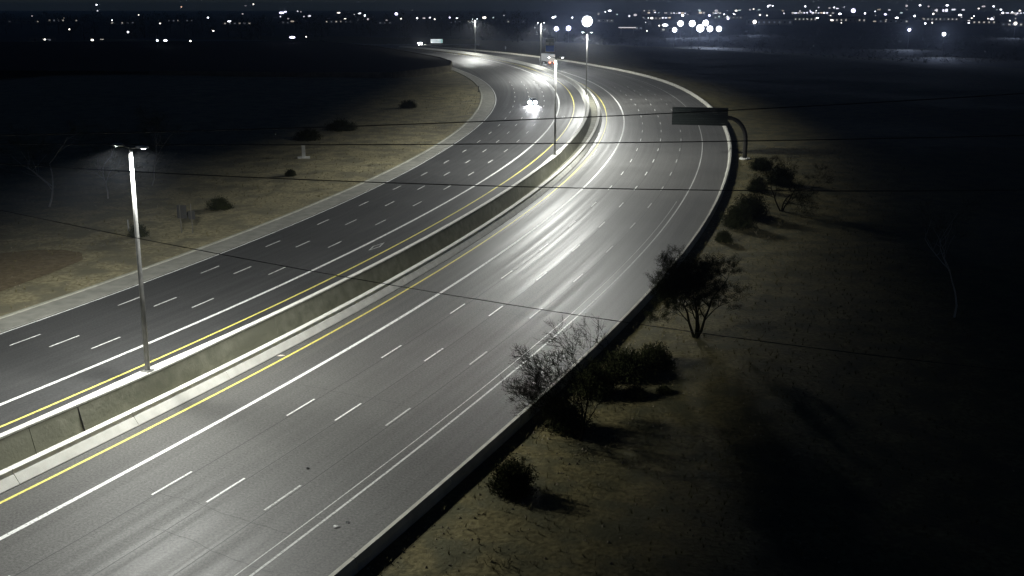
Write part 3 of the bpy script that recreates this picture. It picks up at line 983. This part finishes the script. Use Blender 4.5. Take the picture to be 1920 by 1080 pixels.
mb = MB(); mb.box((0, 5.6, 0.85), (1.0, 14.4, 0.3)); mb.box((0, -1.35, 0.75), (2.3, 0.12, 0.25)); mb.build('chassis', M_DARKM, e)
for x in (-1.05, 1.05):
    for y in (0.2, 1.35, 9.8, 12.8):
        wheel(e, x, y, 0.48, 0.3)
    mb = MB(); mb.box((x * 0.8, -1.44, 0.80), (0.75, 0.08, 0.35)); mb.build('taillight', M_TAIL, e)
    mb = MB(); mb.box((x * 0.9, -1.38, 3.5), (0.3, 0.06, 0.14)); mb.build('marker_light', mat('marker_red', (0.4, 0.03, 0.02), 0.3), e)

# ------------------------------------------------------------------ the city beyond: lamps, trees, buildings
E_W = [emissive('city_light_%d' % i, c, s) for i, (c, s) in enumerate([((0.88, 0.92, 1.0), 9), ((1.0, 0.93, 0.82), 4), ((0.72, 0.70, 1.0), 6), ((0.95, 0.88, 0.92), 0.9), ((1.0, 0.62, 0.42), 2.2),
                                                                     ((0.9, 0.9, 1.0), 2.0), ((1.0, 0.85, 0.7), 0.45), ((0.75, 0.95, 0.95), 1.2)])]


def at_px(u, v, z):
    r = ray(u, v)
    if r.z > -0.002:
        t = 3200 / r.y
    else:
        t = min((CAM_H - z) / -r.z, 3600 / r.y)
    return Vector((0, 0, CAM_H)) + r * t


_protos = {}


def city_lamp(u, v, px, k, label, group, z=9.0, wide=1.0):
    """mast with a luminous head; px is how large it glows in the photograph"""
    p = at_px(u, v, z)
    d = p.length
    rk = random.Random(int(u * 13 + v * 7))
    if k in (0, 3) and rk.random() < 0.6:
        k = rk.choice((0, 3, 5, 5, 6, 7, 1))
    dia = max(px * d / FOC * rk.uniform(0.42, 0.62), 0.4)
    wide = rk.choice((1.0, 1.0, 1.0, 1.5, 2.4))
    e = empty('city_street_light', (p.x, p.y, GZ))
    tag(e, label, 'street light', group)
    hgt = p.z - GZ
    mb = MB(); mb.tube([(0, 0, 0), (0, 0, hgt)], [0.16, 0.10], 5); mb.build('pole', M_DARKM, e)
    mb = MB()
    n, m_ = 12, 8
    rr = dia / 2
    vs_, fs_ = [], []
    for i in range(m_ + 1):
        ph = math.pi * i / m_
        for j in range(n):
            a = 2 * math.pi * j / n
            vs_.append((rr * wide * math.sin(ph) * math.cos(a), rr * math.sin(ph) * math.sin(a), hgt + rr * 0.9 * math.cos(ph)))
    for i in range(m_):
        for j in range(n):
            fs_.append((i * n + j, i * n + (j + 1) % n, (i + 1) * n + (j + 1) % n, (i + 1) * n + j))
    mb.add(vs_, fs_)
    mb.build('lamp_head', E_W[k], e)
    return e


LEFT = [(181, 9, 5, 0), (340, 13, 5, 4), (475, 8, 5, 3), (461, 11, 3, 3), (183, 20, 4, 0), (528, 24, 6, 2), (535, 22, 5, 2), (526, 31, 4, 3), (540, 35, 4, 3), (548, 40, 6, 0), (558, 21, 4, 3),
        (564, 22, 4, 3), (570, 31, 4, 3), (580, 30, 6, 0), (84, 74, 5, 1), (173, 75, 6, 1), (295, 76, 7, 0), (310, 76, 5, 0), (357, 77, 6, 1), (548, 70, 9, 2), (574, 69, 4, 1), (635, 24, 5, 1),
        (60, 30, 4, 3), (120, 34, 3, 3), (210, 38, 4, 0), (260, 28, 3, 3), (300, 44, 4, 1), (390, 33, 4, 3), (430, 40, 5, 0), (130, 55, 4, 1), (240, 60, 5, 0), (400, 58, 4, 1), (455, 26, 4, 3),
        (664, 27, 4, 3), (674, 25, 4, 3), (684, 29, 5, 3), (690, 36, 6, 0), (647, 35, 4, 3), (725, 38, 4, 3), (743, 26, 9, 2), (752, 35, 5, 1), (773, 19, 3, 3), (782, 34, 4, 3),
        (795, 34, 4, 3), (806, 33, 6, 0), (815, 36, 5, 1), (843, 33, 5, 2), (857, 34, 4, 0), (908, 33, 8, 1), (925, 33, 5, 3), (945, 29, 3, 3), (1037, 33, 5, 0), (1041, 31, 4, 0), (1073, 33, 4, 0)]
SPECIAL = {
    (340, 13): 'orange-tinted light standing alone high on the left skyline',
    (548, 70): 'brightest light low on the left, well above the utility cabinet',
    (574, 69): 'dim warm light right beside the brightest low light on the left',
    (743, 26): 'brightest light on the skyline left of the farthest street lamp',
    (908, 33): 'light just right of the head of the farthest street lamp',
    (84, 74): 'leftmost of the row of low lights under the left skyline',
    (173, 75): 'second from the left in the row of low lights under the left skyline',
    (295, 76): 'left one of a close pair in the row of low lights under the left skyline',
    (310, 76): 'right one of a close pair in the row of low lights under the left skyline',
    (357, 77): 'rightmost of the row of low lights under the left skyline',
    (548, 40): 'lowest light of the small cluster left of centre on the skyline',
    (1122, 26): 'light just right of the brightest floodlight bank',
    (1700, 11): 'bright double light standing highest on the right skyline',
    (1247, 47): 'single light above the small building left of the floodlight cluster',
}


def zone(u, v):
    if u < 440: return 'small light among the dark trees at the left end of the skyline', 'lights at the left end of the skyline'
    if u < 620: return 'small light in the loose cluster left of centre on the skyline', 'lights in the cluster left of centre'
    if u < 870: return 'small light on the skyline just left of the farthest street lamp', 'lights left of the farthest lamp'
    if u < 1110: return 'small light on the skyline between the farthest lamp and the brightest floodlight', 'lights between the farthest lamp and brightest floodlight'
    if u < 1260: return 'small light between the brightest floodlight and the floodlight cluster', 'lights left of the floodlight cluster'
    if u < 1400: return 'small light on the skyline directly above the floodlight cluster', 'lights above the floodlight cluster'
    if u < 1480: return 'small light above the roof of the long pale warehouse', 'lights above the warehouse'
    if u < 1700: return 'small light in the city glitter just right of the warehouse', 'lights right of the warehouse'
    return 'small light in the city glitter at the right end of the horizon', 'lights at the right end of the horizon'


def small_light(u, v, px, k):
    z = 9 if v > 16 else 26
    if (u, v) in SPECIAL:
        city_lamp(u, v, px, k, SPECIAL[(u, v)], None, z)
    else:
        lb, gp = zone(u, v)
        city_lamp(u, v, px, k, lb, gp, z)


for q in LEFT:
    small_light(*q)

RIGHT = [(1122, 26, 7, 0), (1135, 22, 4, 0), (1143, 20, 5, 0), (1157, 27, 4, 3), (1180, 30, 6, 3), (1191, 28, 7, 0), (1208, 20, 5, 3), (1217, 20, 6, 0), (1227, 20, 8, 0), (1222, 34, 6, 1), (1235, 24, 3, 3),
         (1280, 29, 6, 0), (1290, 27, 3, 3), (1312, 20, 9, 0), (1330, 29, 7, 2), (1343, 20, 7, 0), (1348, 31, 6, 0), (1358, 27, 5, 0), (1365, 35, 8, 2), (1378, 27, 4, 0), (1380, 20, 6, 1),
         (1236, 48, 4, 1), (1213, 58, 4, 1), (1247, 47, 8, 0), (1413, 17, 4, 1), (1440, 12, 6, 0), (1443, 10, 5, 0), (1449, 11, 4, 3), (1468, 20, 6, 0), (1470, 25, 5, 0), (1425, 28, 5, 1), (1438, 29, 5, 1),
         (1510, 12, 5, 0), (1535, 14, 4, 0), (1555, 15, 4, 0), (1564, 14, 4, 0), (1570, 16, 5, 0), (1583, 13, 4, 0), (1648, 18, 5, 0), (1700, 11, 8, 0), (1725, 10, 5, 0), (1741, 12, 5, 0), (1776, 10, 5, 0),
         (1788, 18, 5, 0), (1835, 16, 4, 3), (1844, 12, 5, 0), (1863, 12, 5, 0), (1905, 27, 5, 0), (1898, 23, 5, 0), (1912, 20, 6, 1), (1880, 24, 5, 0), (1500, 21, 6, 0), (1520, 22, 5, 2), (1545, 24, 5, 0),
         (1575, 26, 6, 0), (1622, 25, 5, 0), (1660, 27, 6, 2), (1690, 24, 5, 0), (1715, 30, 5, 0), (1750, 26, 6, 1), (1800, 28, 5, 0), (1822, 34, 4, 1), (1860, 36, 5, 0), (1560, 38, 5, 0), (1640, 40, 6, 0), (1735, 44, 5, 0)]
_g = random.Random(77)
for _ in range(46):
    uu = _g.uniform(1190, 1915)
    RIGHT.append((round(uu, 1), round(18 + 26 * _g.random() ** 1.7, 1), _g.choice((2.5, 3, 3.5, 4)), _g.choice((0, 3, 3, 1, 3))))
for q in RIGHT:
    small_light(*q)


def flood(u, v, px, k, label, z=10.0, power=18000.0):
    """floodlight mast: cross bars with one round lamp, enlarged to stand in for its glare"""
    p = at_px(u, v, z)
    d = p.length
    w_ = px * d / FOC
    e = empty('floodlight_mast', (p.x, p.y, GZ), -math.atan2(p.x, p.y))
    tag(e, label, 'floodlight')
    hgt = p.z - GZ
    mb = MB(); mb.tube([(0, 0, 0), (0, 0, hgt + w_ * 0.3)], [0.3, 0.15], 6); mb.build('mast', M_STEEL, e)
    mb = MB(); mb.box((0, 0.1, hgt), (w_ * 0.9, 0.15, 0.15)); mb.box((0, 0.1, hgt + w_ * 0.3), (w_ * 0.7, 0.15, 0.15)); mb.build('crossbar', M_STEEL, e)
    r_ = w_ * 0.36
    mb = MB()
    mb.tube([(0, 0.0, hgt), (0, -0.4 * r_, hgt), (0, -0.7 * r_, hgt), (0, -0.85 * r_, hgt)], [r_ * 0.8, r_, r_ * 0.75, r_ * 0.3], 24)
    mb.build('lamp', E_W[k], e)
    mb = MB(); mb.tube([(0, 0.5 * r_, hgt), (0, 0.02, hgt)], [r_ * 0.5, r_ * 0.86], 16); mb.build('housing', M_DARKM, e)
    ld = bpy.data.lights.new('flood_light', 'SPOT')
    ld.energy = power; ld.spot_size = math.radians(150); ld.spot_blend = 0.6; ld.shadow_soft_size = w_ * 0.3
    ld.color = (0.58, 0.70, 1.0)
    lo = bpy.data.objects.new('flood_light', ld); C.objects.link(lo); lo.parent = e
    lo.location = (0, -r_ - 0.4, hgt)
    lo.rotation_euler = (math.radians(70), 0, math.pi)


flood(1101, 40, 26, 0, 'brightest floodlight bank, directly above the third street lamp', 14, 60000.0)
for u, v, px, k, lb in [(1043, 54, 11, 2, 'left one of two floodlights right of the fourth street lamp'), (1066, 53, 12, 2, 'right one of two floodlights right of the fourth street lamp'),
                        (1265, 56, 11, 0, 'lowest left floodlight of the bright cluster right of the lamps'), (1276, 44, 14, 0, 'upper left floodlight of the bright cluster'),
                        (1298, 44, 15, 0, 'upper middle floodlight of the bright cluster'), (1313, 53, 18, 0, 'largest floodlight in the middle of the bright cluster'),
                        (1323, 43, 14, 0, 'upper right floodlight of the bright cluster'), (1331, 54, 14, 0, 'lower right floodlight of the bright cluster'),
                        (1348, 54, 13, 0, 'rightmost floodlight of the bright cluster'), (1415, 41, 9, 1, 'single floodlight before the long pale building'),
                        (1600, 20, 10, 2, 'single violet floodlight high on the right horizon'), (1904, 44, 7, 1, 'floodlight at the far right edge of the horizon'),
                        (1770, 64, 8, 0, 'nearer of two white floodlights on the right horizon'), (1705, 56, 7, 2, 'dimmer of two floodlights on the right horizon')]:
    flood(u, v, px, k, lb, 10)

M_BW = [noisy('building_wall_%d' % i, c, tuple(x * 1.3 for x in c), 0.2, bump=0, spec=0.1) for i, c in enumerate([(0.16, 0.15, 0.14), (0.30, 0.29, 0.27), (0.10, 0.10, 0.11)])]
M_ROOF = mat('roof_grey', (0.06, 0.06, 0.06), 0.9)
M_WIN = emissive('lit_window', (1.0, 0.93, 0.82), 0.5)
M_WIND = emissive('dim_window', (0.8, 0.85, 1.0), 0.12)


def building(u0, u1, vb, h, label, k, lit=0.4, group=None, depth=18, zb=GZ, wm=None):
    r0 = at_px((u0 + u1) / 2, vb, zb)
    d = math.hypot(r0.x, r0.y)
    w_ = (u1 - u0) * d / FOC
    e = empty('building', (r0.x, r0.y, zb), -math.atan2(r0.x, r0.y))
    tag(e, label, 'building', group)
    mb = MB(); mb.box((0, depth / 2, h / 2), (w_, depth, h)); mb.build('wall', wm or M_BW[k], e)
    mb = MB(); mb.box((0, depth / 2, h + 0.2), (w_ + 0.6, depth + 0.6, 0.4)); mb.build('roof', M_ROOF, e)
    rr = random.Random(int(u0 * 7 + vb))
    n = max(2, int(w_ / 7))
    for i in range(n):
        x = -w_ / 2 + w_ * (i + 0.5) / n
        mb = MB(); mb.box((x, -0.06, h * 0.5), (min(2.6, w_ / n * 0.6), 0.1, h * 0.35))
        mb.build('window', M_WIN if rr.random() < lit else M_WIND if rr.random() < 0.5 else M_GLASS, e)
    mb = MB(); mb.box((w_ * 0.2, -0.08, 1.15), (1.4, 0.1, 2.3)); mb.build('door', M_DARKM, e)
    return e


M_PALE = noisy('pale_wall', (0.5, 0.48, 0.42), (0.6, 0.57, 0.5), 0.1, bump=0)  # pale wall colour of the long warehouse
building(1402, 1482, 47, 8.5, 'long pale warehouse on the right horizon behind a single floodlight', 1, 0.1, wm=M_PALE)
building(660, 762, 79, 3.4, 'long low building with a thin light strip above the raised lot', 1, 0.9)
building(1238, 1262, 60, 5, 'small building at the left foot of the bright floodlight cluster', 1, 0.8)
building(1190, 1205, 58, 6, 'narrow dark building left of the bright floodlight cluster', 2, 0.2)
for i, (u0, u1, vb, h, lb) in enumerate([
        (20, 70, 44, 6, 'dark house under the trees at the very left of the skyline'), (95, 150, 42, 7, 'dark house second from the left under the skyline trees'),
        (200, 250, 46, 5, 'dark house on the skyline right above the nearest street lamp'), (300, 360, 42, 6, 'dark house below the orange-tinted skyline light'),
        (420, 470, 47, 5, 'dark house left of the loose light cluster on the skyline'), (520, 560, 46, 6, 'dark house within the loose light cluster left of centre'),
        (610, 660, 44, 6, 'dark house right of the loose light cluster on the skyline'), (700, 735, 46, 5, 'dark house below the brightest skyline light left of the far lamp'),
        (850, 890, 44, 6, 'dark house right behind the head of the farthest street lamp'), (940, 985, 44, 6, 'dark house between the heads of the two farthest street lamps'),
        (60, 100, 80, 4, 'low house at the leftmost of the row of low lights'), (160, 200, 80, 4, 'low house at the second light in the row of low lights'),
        (285, 330, 82, 4, 'low house behind the close pair of low lights'), (345, 380, 82, 4, 'low house at the rightmost of the row of low lights'),
        (530, 585, 76, 4, 'low house behind the brightest low light on the left')]):
    building(u0, u1, vb, h, lb, (0, 2)[i % 2], 0.25, 'houses below the left skyline')
for i, (u0, u1, vb, h, lb) in enumerate([
        (1120, 1150, 42, 6, 'commercial building just right of the brightest floodlight bank'), (1205, 1240, 38, 8, 'commercial building under the left end of the horizon strip'),
        (1340, 1390, 36, 7, 'commercial building above and right of the floodlight cluster'), (1490, 1530, 40, 8, 'commercial building next to the long pale warehouse on its right'),
        (1560, 1620, 42, 8, 'commercial building below the violet floodlight'), (1650, 1700, 44, 7, 'commercial building right of and below the violet floodlight'),
        (1720, 1790, 40, 8, 'wide commercial building behind the nearer white floodlight on the right'), (1810, 1870, 46, 7, 'second commercial building from the right edge of the horizon'),
        (1880, 1915, 50, 6, 'commercial building at the right edge of the horizon')]):
    building(u0, u1, vb, h, lb, (1, 0)[i % 2], 0.7, 'buildings along the right horizon')

M_WINB = [emissive('bright_front_%d' % i, c, s) for i, (c, s) in enumerate([((0.85, 0.85, 1.0), 3.0), ((1.0, 0.8, 0.62), 1.6), ((1.0, 0.95, 0.9), 1.0)])]
for i, (u0, u1, vb, h, lb) in enumerate([(1203, 1236, 23, 11, 'far lit shop row at the left end of the bright strip on the horizon'), (1247, 1286, 23, 9, 'far lit shop row in the middle of the bright strip on the horizon'),
                                         (1298, 1322, 23, 12, 'short bright shop row on the horizon above the floodlight cluster'), (1336, 1352, 23, 10, 'shortest bright shop row right of the others on the horizon'),
                                         (1232, 1258, 37, 6, 'brightly lit shop front just above the small building on the right'), (1488, 1560, 25, 10, 'long bright front on the horizon right of the warehouse'),
                                         (1745, 1775, 17, 24, 'tall far block with a lit top at the right end of the horizon'), (1884, 1919, 24, 10, 'bright shop row at the very right end of the horizon')]):
    p_ = at_px((u0 + u1) / 2, vb, GZ)
    d_ = math.hypot(p_.x, p_.y); w_ = (u1 - u0) * d_ / FOC
    e = empty('shop_row', (p_.x, p_.y, GZ), -math.atan2(p_.x, p_.y))
    tag(e, lb, 'building')
    mb = MB(); mb.box((0, 9, h / 2), (w_, 18, h)); mb.build('wall', M_BW[0], e)
    mb = MB(); mb.box((0, 9, h + 0.3), (w_ + 1, 19, 0.6)); mb.build('roof', M_ROOF, e)
    rr = random.Random(i)
    n = max(4, int(w_ / 9))
    for j in range(n):
        if rr.random() < 0.75:
            mb = MB(); mb.box((-w_ / 2 + w_ * (j + 0.5) / n, -0.1, h * rr.uniform(0.55, 0.72)), (w_ / n * rr.uniform(0.5, 1.0), 0.15, h * rr.uniform(0.2, 0.45)))
            mb.build('window', M_WINB[rr.choice((0, 0, 1, 2, 2))], e)

# filling-station canopy with a lit soffit
cp = at_px(1176, 60, 0)
e = empty('canopy', (cp.x, cp.y, GZ), -math.atan2(cp.x, cp.y))
tag(e, 'filling station canopy with a glowing underside right of the brightest floodlight', 'canopy')
d = math.hypot(cp.x, cp.y); w_ = 32 * d / FOC
mb = MB(); mb.box((0, 5, 6.9), (w_, 10, 0.9)); mb.build('roof', M_HOUS, e)
mb = MB(); mb.box((0, 5, 6.4), (w_ * 0.9, 9, 0.06)); mb.box((0, -0.04, 6.9), (w_, 0.05, 0.7)); mb.build('light_panel', E_W[3], e)
for x in (-0.35, 0.35):
    mb = MB(); mb.box((x * w_, 5, 3.2), (0.5, 0.5, 6.4)); mb.build('column', M_STEEL, e)

# lit roadside sign beside the faraway car
e = empty('lit_sign', (-44.6, fy + 1, 3.3), 0.05)
tag(e, 'glowing white and green panel sign right of the faraway headlights', 'sign')
for x in (-2.2, 2.2):
    mb = MB(); mb.box((x, 0, 0.2), (0.2, 0.2, 2.4)); mb.build('post', M_STEEL, e)
mb = MB(); mb.box((0, 0, 1.9), (7.0, 0.3, 2.2)); mb.build('panel', emissive('sign_glow', (0.8, 0.9, 0.92), 0.9), e)
mb = MB(); mb.box((2.9, -0.18, 1.9), (1.0, 0.04, 2.0)); mb.build('end_panel', emissive('sign_glow_green', (0.2, 0.6, 0.55), 0.5), e)
for k in range(2):
    mb = MB(); mb.box((0.4, -0.18, 1.6 + 0.7 * k), (3.2, 0.04, 0.22)); mb.build('bar', M_DARKM, e)

# far trees: a few crown shapes, copied
protos = []
for q in range(5):
    rng = random.Random(900 + q)
    mb = MB()
    for k in range(34):
        a = rng.uniform(0, 6.28); rr_ = rng.random() ** 0.6; zz = rng.uniform(0.25, 1.0)
        wz = math.sin(math.pi * min(1, (zz - 0.1) / 0.95)) ** 0.6
        c_ = Vector((math.cos(a) * rr_ * 0.5 * wz, math.sin(a) * rr_ * 0.5 * wz, zz))
        leaf_quads(mb, c_, 9, 0.11, 0.045, rng, 0.3)
    cm = mb.build('crown', M_LEAF2)
    mb = MB(); mb.tube([(0, 0, 0), (0.02, 0, 0.3), (0, 0.02, 0.7)], [0.03, 0.022, 0.01], 5)
    mb.tube([(0.02, 0, 0.3), (0.2, 0.05, 0.6)], [0.015, 0.006], 4)
    tm = mb.build('trunk', M_BARK)
    protos.append((cm.data, tm.data))
    bpy.data.objects.remove(cm); bpy.data.objects.remove(tm)


def far_tree(x, y, z, h, w_, q, label, group):
    e = empty('skyline_tree', (x, y, z), R.uniform(0, 6.28))
    e.scale = (w_, w_, h)
    tag(e, label, 'tree', group)
    for nm, me in (('crown', protos[q][0]), ('trunk', protos[q][1])):
        o = bpy.data.objects.new(nm, me); C.objects.link(o); o.parent = e


for k in range(70):
    u = 8 + 1010 * k / 70 + R.uniform(-6, 6)
    d = R.uniform(700, 1500)
    h = (CAM_H - GZ) - d * R.uniform(2, 16) / FOC
    h = max(7, min(h, 24)) * R.uniform(0.75, 1.0)
    far_tree((u - 960) / FOC * d, d, GZ, h, h * R.uniform(0.55, 0.95), k % 5, 'dark tree in the unbroken row along the left skyline', 'trees along the left skyline')
for k in range(40):
    u = 1060 + 860 * k / 40 + R.uniform(-8, 8)
    v = R.uniform(62, 96)
    p = at_px(u, v, GZ)
    h = R.uniform(4, 8)
    far_tree(p.x, p.y, GZ, h, h * R.uniform(0.9, 1.3), k % 5, 'dark scrubby tree on the unlit plain below the right horizon', 'trees on the dark plain')

# scrub covering the plain: one uncountable mass
mb = MB()
for k in range(1500):
    u = R.uniform(840, 1920); v = 50 + 70 * R.random() ** 0.8
    p = at_px(u, v, GZ)
    h = R.uniform(1.2, 3.5)
    leaf_quads(mb, Vector((p.x, p.y, GZ + h * 0.4)), 12, h * 0.6, h * 0.22, R, 0.4)
tag(mb.build('scrub', M_LEAF2), 'dark scrub covering the plain beyond the far barrier', 'scrub', kind='stuff')

# ------------------------------------------------------------------ night air
mb = MB()
mb.box((0, 3350, 20), (9200, 7500, 50))
hz = mb.build('haze', mat('night_air', (1, 1, 1)))
hm = MATS['night_air']
hm.node_tree.nodes.remove(hm.node_tree.nodes['Principled BSDF'])
pv = hm.node_tree.nodes.new('ShaderNodeVolumePrincipled')
pv.inputs['Color'].default_value = (0.82, 0.88, 1.0, 1)
pv.inputs['Density'].default_value = 0.00018
pv.inputs['Anisotropy'].default_value = 0.75
hm.node_tree.links.new(pv.outputs[0], hm.node_tree.nodes['Material Output'].inputs['Volume'])
tag(hz, kind='stuff')
